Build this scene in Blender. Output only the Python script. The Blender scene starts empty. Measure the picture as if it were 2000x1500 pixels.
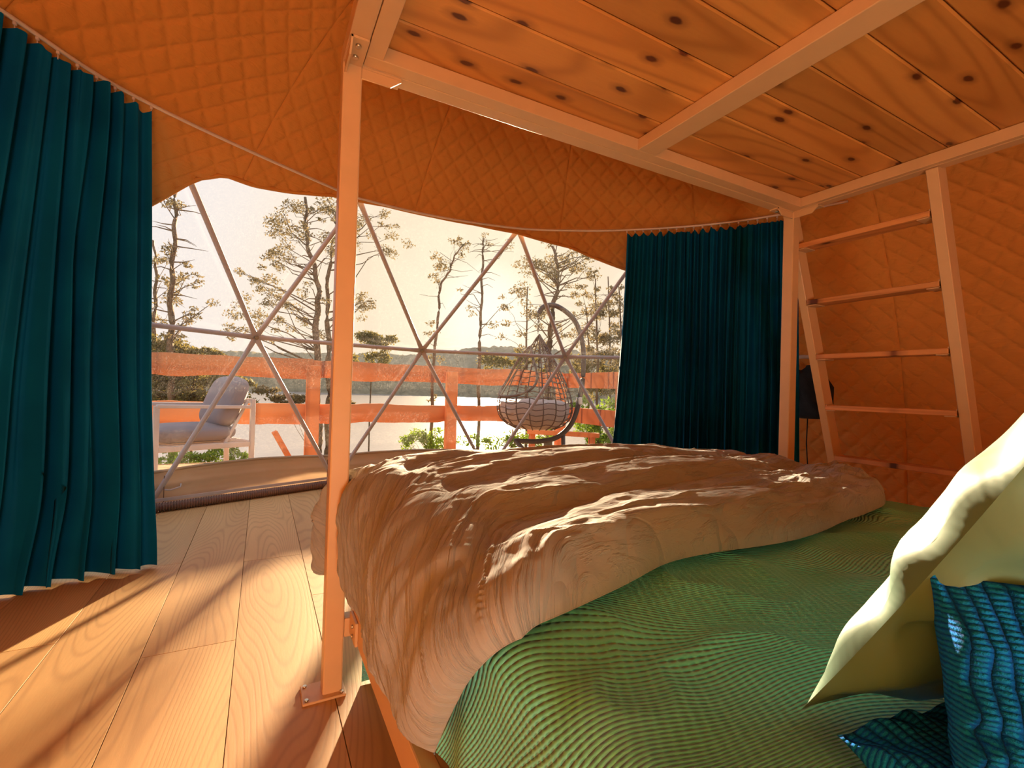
import bpy, bmesh, math, random
import numpy as np
from mathutils import Vector, Matrix
random.seed(7); rng = np.random.default_rng(11)
D = bpy.data; SC = bpy.context.scene
COL = SC.collection
V = Vector
def R(a): return math.radians(a)

# ------------------------------------------------------------------ camera
CAM = np.array([0., 0., 1.0]); FPX = 918.; YAW = R(28.); PIT = R(.62); ROLL = .029
_f = np.array([math.sin(YAW)*math.cos(PIT), math.cos(YAW)*math.cos(PIT), math.sin(PIT)])
_r = np.array([math.cos(YAW), -math.sin(YAW), 0.]); _u = np.cross(_r, _f)
_R = _r*math.cos(ROLL)+_u*math.sin(ROLL); _U = -_r*math.sin(ROLL)+_u*math.cos(ROLL)
cd = D.cameras.new('camera'); cam = D.objects.new('camera', cd); COL.objects.link(cam)
cam.matrix_world = Matrix(((_R[0], _U[0], -_f[0], CAM[0]), (_R[1], _U[1], -_f[1], CAM[1]), (_R[2], _U[2], -_f[2], CAM[2]), (0, 0, 0, 1)))
cd.sensor_fit = 'HORIZONTAL'; cd.sensor_width = 36.; cd.lens = FPX/2000*36.; cd.clip_start = .02; cd.clip_end = 3000
SC.camera = cam
def ray(px, py): return _f+_R*(px-1000)/FPX-_U*(py-750)/FPX
def at_depth(px, py, d): return CAM+ray(px, py)*d
def at_z(px, py, z):
    v = ray(px, py); return CAM+v*((z-1)/v[2])

# ------------------------------------------------------------------ light, sky, exposure
SUN = ray(950, 604); SUN = SUN/np.linalg.norm(SUN)      # the sun, a little above the brightest haze
GLOW = ray(950, 622); GLOW = GLOW/np.linalg.norm(GLOW)
sd = D.lights.new('sun', 'SUN'); so = D.objects.new('sun', sd); COL.objects.link(so)
so.rotation_euler = V(-SUN).to_track_quat('-Z', 'Y').to_euler()
sd.energy = 29.0; sd.color = (1., .74, .45); sd.angle = R(1.0)
SC.view_settings.view_transform = 'Standard'; SC.view_settings.look = 'None'
SC.view_settings.exposure = 0.0; SC.view_settings.gamma = 1.0; SC.view_settings.use_curve_mapping = False
try:
    SC.cycles.max_bounces = 10; SC.cycles.diffuse_bounces = 5; SC.cycles.transparent_max_bounces = 16
    SC.cycles.caustics_reflective = False; SC.cycles.caustics_refractive = False; SC.cycles.sample_clamp_indirect = 6.0
except Exception: pass
# added warm fill lights behind the viewer to brighten the interior, no real lamps
def area(name, loc, aim, size, energy, color):
    l = D.lights.new(name, 'AREA'); l.shape = 'DISK'; l.size = size; l.energy = energy; l.color = color
    o = D.objects.new(name, l); COL.objects.link(o); o.location = loc; o.rotation_euler = (V(aim)-V(loc)).to_track_quat('-Z', 'Y').to_euler(); return o
area('rear_fill', (-.3, -1.5, 2.1), (1.3, 2.5, .9), 1.6, 145., (1., .88, .80))
area('low_fill', (-.1, -1.7, .35), (1.5, 1.3, 2.1), .7, 48., (1., .76, .52))
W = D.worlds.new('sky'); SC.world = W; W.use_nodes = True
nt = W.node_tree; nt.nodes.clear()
def N(nt, t, **k):
    n = nt.nodes.new(t)
    for a, b in k.items(): setattr(n, a, b)
    return n
def L(nt, a, b): nt.links.new(a, b)
def math_n(nt, op, a, b=None, clamp=False):
    n = N(nt, 'ShaderNodeMath', operation=op, use_clamp=clamp)
    for i, x in enumerate((a, b)):
        if x is None: continue
        if isinstance(x, (int, float)): n.inputs[i].default_value = x
        else: L(nt, x, n.inputs[i])
    return n.outputs[0]
def mix_n(nt, fac, a, b, mode='MIX'):
    n = N(nt, 'ShaderNodeMix', data_type='RGBA', blend_type=mode)
    for i, x in ((0, fac), (6, a), (7, b)):
        if isinstance(x, (int, float)): n.inputs[i].default_value = x
        elif isinstance(x, tuple): n.inputs[i].default_value = (*x, 1) if len(x) == 3 else x
        else: L(nt, x, n.inputs[i])
    return n.outputs[2]
def ramp_n(nt, fac, stops):
    n = N(nt, 'ShaderNodeValToRGB'); cr = n.color_ramp
    while len(cr.elements) < len(stops): cr.elements.new(.5)
    for e, (p, c) in zip(cr.elements, stops):
        e.position = p; e.color = (*c, 1)
    L(nt, fac, n.inputs[0]); return n.outputs[0]
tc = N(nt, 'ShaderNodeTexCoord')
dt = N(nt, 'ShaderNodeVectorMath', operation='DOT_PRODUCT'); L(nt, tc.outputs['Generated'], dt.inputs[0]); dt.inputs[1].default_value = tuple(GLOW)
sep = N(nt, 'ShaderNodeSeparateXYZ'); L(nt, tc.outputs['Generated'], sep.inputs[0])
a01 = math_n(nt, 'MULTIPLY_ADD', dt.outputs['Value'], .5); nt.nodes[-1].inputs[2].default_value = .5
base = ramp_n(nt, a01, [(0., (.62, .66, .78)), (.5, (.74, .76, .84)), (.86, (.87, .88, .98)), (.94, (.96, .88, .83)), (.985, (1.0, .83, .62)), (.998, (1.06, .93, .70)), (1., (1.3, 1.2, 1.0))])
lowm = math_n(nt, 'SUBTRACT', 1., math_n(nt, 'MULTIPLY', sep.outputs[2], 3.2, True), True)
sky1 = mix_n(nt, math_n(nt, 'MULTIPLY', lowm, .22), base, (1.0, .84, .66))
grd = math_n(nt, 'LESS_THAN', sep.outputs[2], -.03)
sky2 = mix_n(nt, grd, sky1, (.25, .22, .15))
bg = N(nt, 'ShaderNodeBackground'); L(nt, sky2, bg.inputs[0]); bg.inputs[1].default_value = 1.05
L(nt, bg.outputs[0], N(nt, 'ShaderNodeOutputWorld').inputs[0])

# ------------------------------------------------------------------ noise
_P = rng.integers(0, 1 << 30, 4096)
def _h(i, j, k): return (_P[(i*73856093 ^ j*19349663 ^ k*83492791) & 4095] & 0xffff)/65535.*2-1
def vnoise(x, y, z=0.):
    x, y, z = np.broadcast_arrays(np.asarray(x, float), np.asarray(y, float), np.asarray(z, float))
    i, j, k = (np.floor(a).astype(np.int64) for a in (x, y, z)); u, v, w = x-i, y-j, z-k
    u, v, w = (a*a*(3-2*a) for a in (u, v, w)); r = 0
    for di in (0, 1):
        for dj in (0, 1):
            for dk in (0, 1):
                r = r+_h(i+di, j+dj, k+dk)*(u if di else 1-u)*(v if dj else 1-v)*(w if dk else 1-w)
    return r
def fbm(x, y, z=0., o=4):
    r = 0; a = 1.
    for q in range(o): r = r+a*vnoise(np.asarray(x)*2**q+q*7.1, np.asarray(y)*2**q, z); a *= .5
    return r
def sst(a, b, x):
    t = np.clip((np.asarray(x, float)-a)/(b-a), 0, 1); return t*t*(3-2*t)

# ------------------------------------------------------------------ materials
MT = {}
def new_mat(name):
    m = D.materials.new(name); m.use_nodes = True; MT[name] = m
    t = m.node_tree; b = t.nodes['Principled BSDF']; return m, t, b
def coords(t, scale=(1, 1, 1), rnd=True, kind='Object'):
    tc = N(t, 'ShaderNodeTexCoord'); mp = N(t, 'ShaderNodeMapping'); mp.inputs[3].default_value = scale
    src = tc.outputs[kind]
    if rnd:
        oi = N(t, 'ShaderNodeObjectInfo'); va = N(t, 'ShaderNodeVectorMath', operation='SCALE')
        cb = N(t, 'ShaderNodeCombineXYZ')
        for i in range(3): L(t, oi.outputs['Random'], cb.inputs[i])
        L(t, cb.outputs[0], va.inputs[0]); va.inputs[3].default_value = 37.
        ad = N(t, 'ShaderNodeVectorMath', operation='ADD'); L(t, src, ad.inputs[0]); L(t, va.outputs[0], ad.inputs[1]); src = ad.outputs[0]
    L(t, src, mp.inputs[0]); return mp.outputs[0]
def noise_n(t, vec, scale, detail=4, rough=.5, dist=0.):
    n = N(t, 'ShaderNodeTexNoise'); L(t, vec, n.inputs['Vector']); n.inputs['Scale'].default_value = scale
    n.inputs['Detail'].default_value = detail; n.inputs['Roughness'].default_value = rough; n.inputs['Distortion'].default_value = dist
    return n.outputs[0]
def bump_n(t, b, h, dist, strength=1.):
    n = N(t, 'ShaderNodeBump'); L(t, h, n.inputs['Height']); n.inputs['Distance'].default_value = dist; n.inputs['Strength'].default_value = strength
    L(t, n.outputs[0], b.inputs['Normal']); return n
def plain(name, col, rough=.5, metal=0., var=.08, scale=8., bump=0., sheen=0., spec=.5):
    m, t, b = new_mat(name); v = coords(t); n = noise_n(t, v, scale)
    c0 = tuple(max(0, x*(1-var)) for x in col); c1 = tuple(min(1, x*(1+var)) for x in col)
    L(t, ramp_n(t, n, [(.3, c0), (.7, c1)]), b.inputs['Base Color'])
    b.inputs['Roughness'].default_value = rough; b.inputs['Metallic'].default_value = metal; b.inputs['Specular IOR Level'].default_value = spec
    if sheen: b.inputs['Sheen Weight'].default_value = sheen; b.inputs['Sheen Roughness'].default_value = .4
    if bump: bump_n(t, b, noise_n(t, v, scale*6), bump)
    return m
def wood(name, c_lo, c_hi, c_line, rough=.55, gs=1., knots=True, axis='X', bump=.001, ring=9., knot=(.10, .025, .008)):
    m, t, b = new_mat(name)
    st = (.12, 1, 1) if axis == 'X' else (1, .12, 1)
    v = coords(t, tuple(s*gs for s in st))
    big = noise_n(t, v, 2.2, 3, .5, .3)
    fld = noise_n(t, v, 1.5, 1.5, .4, .15)
    rg_ = math_n(t, 'SINE', math_n(t, 'MULTIPLY', fld, 20.*ring))
    rings = math_n(t, 'POWER', math_n(t, 'ADD', math_n(t, 'MULTIPLY', rg_, .5), .5), 4.)
    fine = noise_n(t, v, 90, 3, .7)
    col = ramp_n(t, big, [(.3, c_lo), (.7, c_hi)])
    f = math_n(t, 'MULTIPLY', rings, .40 if knots else .26)
    col = mix_n(t, f, col, c_line)
    col = mix_n(t, math_n(t, 'MULTIPLY', fine, .22), col, c_line)
    h = math_n(t, 'ADD', math_n(t, 'MULTIPLY', fine, -.5), math_n(t, 'MULTIPLY', f, -1.))
    if knots:
        v2 = coords(t, (2.6, 5.6, 0.) if axis == 'X' else (5.6, 2.6, 0.))
        vo = N(t, 'ShaderNodeTexVoronoi', voronoi_dimensions='2D'); L(t, v2, vo.inputs['Vector']); vo.inputs['Scale'].default_value = 1.; vo.inputs['Randomness'].default_value = 1.
        k = ramp_n(t, math_n(t, 'ADD', vo.outputs['Distance'], math_n(t, 'MULTIPLY', math_n(t, 'SUBTRACT', noise_n(t, v2, 7, 2), .5), .08)), [(.045, (1, 1, 1)), (.075, (.4, .4, .4)), (.17, (0, 0, 0))])
        col = mix_n(t, k, col, knot)
    oi = N(t, 'ShaderNodeObjectInfo')
    hsv = N(t, 'ShaderNodeHueSaturation'); L(t, col, hsv.inputs['Color'])
    L(t, math_n(t, 'ADD', math_n(t, 'MULTIPLY', oi.outputs['Random'], .34), .83), hsv.inputs['Value'])
    L(t, hsv.outputs[0], b.inputs['Base Color']); b.inputs['Roughness'].default_value = rough
    bump_n(t, b, h, bump); return m

M_FLOOR = wood('oak laminate', (.54, .31, .12), (.70, .44, .185), (.22, .10, .03), rough=.55, gs=1.5, knots=False, axis='Y', bump=.0004, ring=24.)
M_LOFT = wood('pine boards', (.55, .225, .052), (.69, .33, .088), (.28, .09, .015), rough=.42, gs=1.4, axis='X', bump=.0006, ring=7.)
M_RUNG = wood('ladder pine', (.62, .26, .085), (.72, .34, .12), (.32, .09, .02), rough=.5, gs=2.0, axis='Y', bump=.0005, ring=6.)
M_RAIL = wood('rough sawn board', (.72, .23, .075), (.88, .36, .14), (.42, .12, .04), rough=.8, gs=1.0, knots=True, axis='X', bump=.003, ring=2.5, knot=(.28, .08, .04))
M_DECK = wood('deck pine', (.55, .31, .15), (.70, .43, .22), (.35, .16, .07), rough=.7, gs=1.2, knots=False, axis='X', bump=.002, ring=4.)
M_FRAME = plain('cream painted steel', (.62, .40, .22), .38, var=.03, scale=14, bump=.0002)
M_STRUT = plain('grey painted tube', (.52, .46, .46), .45, var=.06, scale=12)
M_BOLT = plain('zinc bolt', (.55, .50, .42), .3, metal=.9, scale=30)
M_RAILM = plain('pale aluminium track', (.74, .62, .58), .35, metal=.25, var=.04)
M_CANVAS = None
M_BELT = plain('dark webbing', (.16, .10, .07), .8)
M_HOSE = plain('brown corrugated hose', (.17, .085, .06), .45, var=.1)
M_BLACK = plain('black fabric', (.012, .014, .018), .9, var=.2, bump=.003, scale=20)
M_BLACKM = plain('black metal', (.02, .02, .022), .4)
M_CHAIRF = plain('white powder coated frame', (.66, .60, .58), .45, var=.03)
M_CUSH = plain('grey outdoor cushion', (.30, .265, .29), .85, var=.06, scale=5., bump=.0008, sheen=.2)
M_CUSH2 = plain('pale grey cushion', (.62, .52, .48), .85, var=.05, scale=5.)
M_WICK = plain('brown wicker', (.16, .10, .075), .6, var=.2)
M_STAND = plain('dark steel tube', (.09, .075, .07), .45)
M_BARK = plain('pine bark', (.17, .105, .07), .9, var=.4, scale=5., bump=.02)
M_GLASSC = plain('pale tie', (.8, .8, .75), .6)

def liner_mat():
    m, t, b = new_mat('orange quilted liner')
    v = coords(t, (1, 1, 1), rnd=False); n = noise_n(t, v, 1.3, 3); n2 = noise_n(t, v, 26., 5, .65, .4)
    vs = coords(t, (1, 1, 5), rnd=False); n3 = noise_n(t, vs, 9., 3, .6, 1.)
    col = ramp_n(t, n, [(.3, (.58, .24, .050)), (.7, (.66, .28, .064))])
    L(t, col, b.inputs['Base Color']); b.inputs['Roughness'].default_value = .7; b.inputs['Specular IOR Level'].default_value = .2
    h = math_n(t, 'ADD', math_n(t, 'MULTIPLY', n2, .6), n3)
    bp = bump_n(t, b, h, .006, .8)
    tr = N(t, 'ShaderNodeBsdfTranslucent'); tr.inputs[0].default_value = (.30, .075, .010, 1); L(t, bp.outputs[0], tr.inputs['Normal'])
    mx = N(t, 'ShaderNodeMixShader'); mx.inputs[0].default_value = .004
    L(t, b.outputs[0], mx.inputs[1]); L(t, tr.outputs[0], mx.inputs[2]); L(t, mx.outputs[0], t.nodes['Material Output'].inputs[0])
    return m
M_LINER = liner_mat()
def cloth_mat(name, col, col2, rough, trans=0., tcol=None, sheen=0., wr=.0, spec=.3):
    m, t, b = new_mat(name); v = coords(t, rnd=False)
    n = noise_n(t, v, 3., 4); L(t, ramp_n(t, n, [(.3, col), (.7, col2)]), b.inputs['Base Color'])
    b.inputs['Roughness'].default_value = rough; b.inputs['Specular IOR Level'].default_value = spec
    if sheen: b.inputs['Sheen Weight'].default_value = sheen; b.inputs['Sheen Roughness'].default_value = .35
    w = noise_n(t, v, 900., 2)
    bp = bump_n(t, b, w, .0004, .6)
    if trans:
        tr = N(t, 'ShaderNodeBsdfTranslucent'); tr.inputs[0].default_value = (*tcol, 1)
        mx = N(t, 'ShaderNodeMixShader'); mx.inputs[0].default_value = trans
        L(t, b.outputs[0], mx.inputs[1]); L(t, tr.outputs[0], mx.inputs[2]); L(t, mx.outputs[0], t.nodes['Material Output'].inputs[0])
    return m
M_CANVAS = cloth_mat('beige canvas', (.50, .38, .26), (.58, .45, .31), .7, trans=.25, tcol=(.45, .30, .18))
M_CURT = cloth_mat('teal velvet', (.0003, .075, .21), (.0006, .115, .29), .75, sheen=.05, spec=.08)
M_CURT.node_tree.nodes['Principled BSDF'].inputs['Sheen Tint'].default_value = (.25, .7, .9, 1)
def duvet_mat():
    m, t, b = new_mat('taupe cotton')
    tc = N(t, 'ShaderNodeTexCoord'); mp = N(t, 'ShaderNodeMapping'); mp.inputs[3].default_value = (5., 26., 1.); mp.inputs[2].default_value = (0, 0, R(8))
    L(t, tc.outputs['UV'], mp.inputs[0])
    n1 = noise_n(t, mp.outputs[0], 1.6, 5, .62, .25)
    mp2 = N(t, 'ShaderNodeMapping'); mp2.inputs[3].default_value = (7., 9., 1.); L(t, tc.outputs['UV'], mp2.inputs[0])
    n2 = noise_n(t, mp2.outputs[0], .9, 1.6, .45, .5)
    # creases: thin ridges where the noise crosses its middle
    c1 = math_n(t, 'SUBTRACT', 1., math_n(t, 'MULTIPLY', math_n(t, 'ABSOLUTE', math_n(t, 'SUBTRACT', n2, .5)), 14.), True)
    c2 = math_n(t, 'SUBTRACT', 1., math_n(t, 'MULTIPLY', math_n(t, 'ABSOLUTE', math_n(t, 'SUBTRACT', n1, .5)), 9.), True)
    h = math_n(t, 'ADD', math_n(t, 'ADD', math_n(t, 'MULTIPLY', c1, .30), math_n(t, 'MULTIPLY', c2, .12)), math_n(t, 'MULTIPLY', n1, .9))
    L(t, ramp_n(t, n2, [(.3, (.275, .285, .30)), (.7, (.33, .34, .355))]), b.inputs['Base Color'])
    b.inputs['Roughness'].default_value = .8; b.inputs['Specular IOR Level'].default_value = .25; b.inputs['Sheen Weight'].default_value = .25
    bump_n(t, b, h, .013, 1.); return m
M_DUVET = duvet_mat()
def spread_mat():
    m, t, b = new_mat('sage quilted bedspread')
    tc = N(t, 'ShaderNodeTexCoord'); sp = N(t, 'ShaderNodeSeparateXYZ'); L(t, tc.outputs['UV'], sp.inputs[0])
    s = math_n(t, 'ABSOLUTE', math_n(t, 'SINE', math_n(t, 'MULTIPLY', sp.outputs[0], math.pi)))
    ridge = math_n(t, 'MULTIPLY', math_n(t, 'POWER', s, .55), .75)
    dot = math_n(t, 'ABSOLUTE', math_n(t, 'SINE', math_n(t, 'MULTIPLY', sp.outputs[1], math.pi)))
    val = math_n(t, 'SUBTRACT', 1., s)
    pit = math_n(t, 'MULTIPLY', math_n(t, 'POWER', val, 2.), math_n(t, 'POWER', dot, 2.))
    vv = coords(t, rnd=False); n2 = noise_n(t, vv, 60., 4, .6)
    h = math_n(t, 'ADD', math_n(t, 'SUBTRACT', ridge, math_n(t, 'MULTIPLY', pit, 2.6)), math_n(t, 'MULTIPLY', n2, .55))
    n = noise_n(t, vv, 3., 3)
    L(t, ramp_n(t, n, [(.3, (.12, .72, .68)), (.7, (.16, .80, .76))]), b.inputs['Base Color'])
    b.inputs['Roughness'].default_value = .5; b.inputs['Specular IOR Level'].default_value = .45; b.inputs['Sheen Weight'].default_value = .3
    bump_n(t, b, h, .0032, 1.); return m
M_SPREAD = spread_mat()
def satin_mat():
    m, t, b = new_mat('pale green satin'); v = coords(t, rnd=False)
    L(t, ramp_n(t, noise_n(t, v, 4., 2), [(.3, (.085, .19, .14)), (.7, (.11, .23, .17))]), b.inputs['Base Color'])
    b.inputs['Roughness'].default_value = .46; b.inputs['Specular IOR Level'].default_value = .35
    bump_n(t, b, noise_n(t, v, 9., 3, .5, .8), .006, .5); return m
M_SATIN = satin_mat()
def knit_mat():
    m, t, b = new_mat('blue chunky knit')
    tc = N(t, 'ShaderNodeTexCoord'); sp = N(t, 'ShaderNodeSeparateXYZ'); L(t, tc.outputs['UV'], sp.inputs[0])
    v = coords(t, rnd=False); ns = noise_n(t, v, 40., 4, .7)
    u = math_n(t, 'ADD', sp.outputs[0], math_n(t, 'MULTIPLY', ns, .02)); w = math_n(t, 'ADD', sp.outputs[1], math_n(t, 'MULTIPLY', ns, .02))
    a = math_n(t, 'ABSOLUTE', math_n(t, 'SINE', math_n(t, 'MULTIPLY', u, math.pi*22)))
    c = math_n(t, 'ABSOLUTE', math_n(t, 'SINE', math_n(t, 'MULTIPLY', w, math.pi*44)))
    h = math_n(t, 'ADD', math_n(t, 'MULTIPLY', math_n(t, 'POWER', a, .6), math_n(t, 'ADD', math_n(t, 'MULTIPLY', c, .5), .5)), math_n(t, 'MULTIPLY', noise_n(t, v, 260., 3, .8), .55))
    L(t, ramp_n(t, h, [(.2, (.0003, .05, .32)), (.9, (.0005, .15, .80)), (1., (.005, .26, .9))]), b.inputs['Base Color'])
    b.inputs['Roughness'].default_value = .9; b.inputs['Specular IOR Level'].default_value = .1; b.inputs['Sheen Weight'].default_value = .05; b.inputs['Sheen Tint'].default_value = (.2, .5, .9, 1)
    bump_n(t, b, h, .006, 1.); return m
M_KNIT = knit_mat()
def membrane_mat():
    m, t, b = new_mat('clear vinyl membrane'); t.nodes.remove(b)
    v = coords(t, (1, 1, 1), rnd=False); s = N(t, 'ShaderNodeTexNoise'); L(t, coords(t, (3, 3, 1.2), rnd=False), s.inputs['Vector']); s.inputs['Scale'].default_value = 9.; s.inputs['Detail'].default_value = 6; s.inputs['Distortion'].default_value = 3.
    sc = math_n(t, 'SUBTRACT', 1., math_n(t, 'MULTIPLY', math_n(t, 'ABSOLUTE', math_n(t, 'SUBTRACT', s.outputs[0], .5)), 40.), True)
    f = math_n(t, 'ADD', math_n(t, 'MULTIPLY', sc, .05), .006)
    tp = N(t, 'ShaderNodeBsdfTransparent'); tp.inputs[0].default_value = (.95, .94, .92, 1)
    tl = N(t, 'ShaderNodeBsdfTranslucent'); tl.inputs[0].default_value = (.9, .85, .8, 1)
    gl = N(t, 'ShaderNodeBsdfGlossy'); gl.inputs['Roughness'].default_value = .08
    m1 = N(t, 'ShaderNodeMixShader'); L(t, f, m1.inputs[0]); L(t, tp.outputs[0], m1.inputs[1]); L(t, tl.outputs[0], m1.inputs[2])
    m2 = N(t, 'ShaderNodeMixShader'); m2.inputs[0].default_value = .03; L(t, m1.outputs[0], m2.inputs[1]); L(t, gl.outputs[0], m2.inputs[2])
    L(t, m2.outputs[0], t.nodes['Material Output'].inputs[0]); return m
M_MEMB = membrane_mat()
def leaf_mat(name, col, tcol, tr=.45):
    m, t, b = new_mat(name); v = coords(t, rnd=True); n = noise_n(t, v, 2.5, 2)
    L(t, ramp_n(t, n, [(.3, tuple(c*.75 for c in col)), (.7, tuple(c*1.2 for c in col))]), b.inputs['Base Color'])
    b.inputs['Roughness'].default_value = .7; b.inputs['Specular IOR Level'].default_value = .2
    x = N(t, 'ShaderNodeBsdfTranslucent'); x.inputs[0].default_value = (*tcol, 1)
    mx = N(t, 'ShaderNodeMixShader'); mx.inputs[0].default_value = tr
    L(t, b.outputs[0], mx.inputs[1]); L(t, x.outputs[0], mx.inputs[2]); L(t, mx.outputs[0], t.nodes['Material Output'].inputs[0]); return m
M_NEEDLE = leaf_mat('pine needles', (.20, .165, .095), (.19, .145, .07), .38)
M_OLIVE = leaf_mat('olive foliage', (.20, .18, .07), (.20, .16, .04), .4)
M_BRIGHT = leaf_mat('bright green leaves', (.22, .34, .05), (.20, .30, .02), .4)
def hill_mat(name, a, b_, sc):
    m, t, b = new_mat(name); v = coords(t, (1, 1, 1.5), rnd=False)
    L(t, ramp_n(t, noise_n(t, v, sc, 6, .7), [(.35, a), (.65, b_)]), b.inputs['Base Color']); b.inputs['Roughness'].default_value = 1.; b.inputs['Specular IOR Level'].default_value = 0.
    return m
M_HILL = hill_mat('hazy far forest', (.34, .29, .19), (.46, .40, .28), .05)  # distance haze is put into the pale forest colour
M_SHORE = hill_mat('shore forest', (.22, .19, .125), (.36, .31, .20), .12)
M_GROUND = hill_mat('grassy ground', (.10, .13, .03), (.20, .20, .06), 1.5)
def water_mat():
    m, t, b = new_mat('lake water'); b.inputs['Base Color'].default_value = (.30, .26, .25, 1); b.inputs['Roughness'].default_value = .22
    b.inputs['IOR'].default_value = 1.5; b.inputs['Specular IOR Level'].default_value = 1.
    bump_n(t, b, noise_n(t, coords(t, (.5, .5, 1), rnd=False), 1.5, 3), .05); return m
M_WATER = water_mat()

# ------------------------------------------------------------------ object helpers
def tag(o, label=None, cat=None, group=None, kind=None):
    if label: o['label'] = label
    if cat: o['category'] = cat
    if group: o['group'] = group
    if kind: o['kind'] = kind
    return o
def empty(name, loc=(0, 0, 0), **k):
    o = D.objects.new(name, None); COL.objects.link(o); o.location = loc; o.empty_display_size = .1; return tag(o, **k)
def world_of(o):
    m = Matrix.Translation(o.location) @ o.rotation_euler.to_matrix().to_4x4()
    return (world_of(o.parent) @ o.matrix_parent_inverse @ m) if o.parent else m
def link(name, me, mat, parent=None, loc=(0, 0, 0), **k):
    o = D.objects.new(name, me); COL.objects.link(o); o.location = loc
    if mat and not me.materials: me.materials.append(mat)
    if parent: o.parent = parent; o.matrix_parent_inverse = world_of(parent).inverted()
    return tag(o, **k)
def center_mesh(me):
    n = len(me.vertices); a = np.empty(n*3); me.vertices.foreach_get('co', a); a = a.reshape(-1, 3)
    c = (a.min(0)+a.max(0))/2; me.vertices.foreach_set('co', (a-c).ravel()); return tuple(c)
def raw(name, verts, faces, smooth=True):
    me = D.meshes.new(name); me.from_pydata([tuple(v) for v in verts], [], [tuple(int(i) for i in f) for f in faces])
    if smooth: me.polygons.foreach_set('use_smooth', [True]*len(me.polygons))
    me.update(); return me
def grid(name, P, uv=None, flip=False, wrap=False, smooth=True, keep=None):
    n, m = P.shape[:2]; me = D.meshes.new(name)
    idx = np.arange(n*m).reshape(n, m)
    a, b, c, d = idx[:-1, :-1], idx[1:, :-1], idx[1:, 1:], idx[:-1, 1:]
    q = np.stack([a, b, c, d], -1).reshape(-1, 4)
    if keep is not None: q = q[keep.reshape(-1)]
    if wrap: q = np.concatenate([q, np.stack([idx[:-1, -1], idx[1:, -1], idx[1:, 0], idx[:-1, 0]], -1).reshape(-1, 4)])
    if flip: q = q[:, ::-1]
    me.vertices.add(n*m); me.vertices.foreach_set('co', P.reshape(-1))
    me.loops.add(len(q)*4); me.loops.foreach_set('vertex_index', q.ravel().astype(np.int32))
    me.polygons.add(len(q)); me.polygons.foreach_set('loop_start', (np.arange(len(q))*4).astype(np.int32)); me.polygons.foreach_set('loop_total', np.full(len(q), 4, np.int32))
    me.update(calc_edges=True)
    if smooth: me.polygons.foreach_set('use_smooth', [True]*len(q))
    if uv is not None:
        ul = me.uv_layers.new(name='UVMap'); ul.data.foreach_set('uv', uv.reshape(-1, 2)[q.ravel()].ravel().astype(np.float32))
    me.validate(); return me
class MB:
    """collects solids into one mesh"""
    def __init__(s): s.bm = bmesh.new()
    def box(s, c, size, rot=None, bev=0., seg=1):
        m = Matrix.Translation(c) @ (rot.to_4x4() if rot else Matrix.Identity(4)) @ Matrix.Diagonal((*size, 1))
        t = bmesh.new(); bmesh.ops.create_cube(t, size=1., matrix=m)
        if bev: bmesh.ops.bevel(t, geom=list(t.edges), offset=bev, segments=seg, affect='EDGES', profile=.5)
        s._join(t); return s
    def span(s, lo, hi, bev=0., seg=1):
        return s.box([(a+b)/2 for a, b in zip(lo, hi)], [b-a for a, b in zip(lo, hi)], bev=bev, seg=seg)
    def _join(s, t):
        me = D.meshes.new('tmp'); t.to_mesh(me); t.free(); s.bm.from_mesh(me); D.meshes.remove(me)
    def bar(s, a, b, w, d, up=(0, 0, 1), bev=0.):
        a, b = V(a), V(b); z = (b-a).normalized(); x = V(up).cross(z)
        if x.length < 1e-4: x = V((1, 0, 0))
        x.normalize(); y = z.cross(x); m = Matrix((x, y, z)).transposed()
        return s.box((a+b)/2, (w, d, (b-a).length), m, bev)
    def tube(s, pts, rad, seg=8, cap=True, closed=False):
        pts = [V(p) for p in pts]; n = len(pts); rad = rad if hasattr(rad, '__len__') else [rad]*n
        rings = []; up = V((0, 0, 1))
        for i in range(n):
            a = pts[(i-1) % n] if (i or closed) else pts[0]; b = pts[(i+1) % n] if (i < n-1 or closed) else pts[-1]
            t = (b-a).normalized(); x = up.cross(t)
            if x.length < .05: x = V((1, 0, 0)).cross(t)
            x.normalize(); y = t.cross(x); r = rad[i]; rx, ry = (r if hasattr(r, '__len__') else (r, r))
            rings.append([s.bm.verts.new(pts[i]+x*math.cos(2*math.pi*k/seg)*rx+y*math.sin(2*math.pi*k/seg)*ry) for k in range(seg)])
        for i in range(n if closed else n-1):
            A, B = rings[i], rings[(i+1) % n]
            for k in range(seg):
                f = s.bm.faces.new((A[k], A[(k+1) % seg], B[(k+1) % seg], B[k])); f.smooth = True
        if cap and not closed:
            try: s.bm.faces.new(rings[0][::-1]); s.bm.faces.new(rings[-1])
            except ValueError: pass
        return s
    def cyl(s, c, axis, r, h, seg=12):
        a = V(axis).normalized()*h/2; c = V(c); return s.tube([c-a, c+a], r, seg)
    def prism(s, poly, d0, d1):
        """poly: list of 3D points, extruded from offset d0 to d1 (vectors)"""
        A = [s.bm.verts.new(V(p)+V(d0)) for p in poly]; B = [s.bm.verts.new(V(p)+V(d1)) for p in poly]; n = len(poly)
        s.bm.faces.new(A[::-1]); s.bm.faces.new(B)
        for k in range(n): s.bm.faces.new((A[k], A[(k+1) % n], B[(k+1) % n], B[k]))
        return s
    def build(s, name, mat, parent=None, center=True, **k):
        bmesh.ops.recalc_face_normals(s.bm, faces=s.bm.faces)
        me = D.meshes.new(name); s.bm.to_mesh(me); s.bm.free()
        loc = center_mesh(me) if center else (0, 0, 0)
        o = D.objects.new(name, me); COL.objects.link(o); me.materials.append(mat)
        if parent: o.parent = parent; o.matrix_parent_inverse = world_of(parent).inverted()
        o.location = loc; return tag(o, **k)
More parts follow.
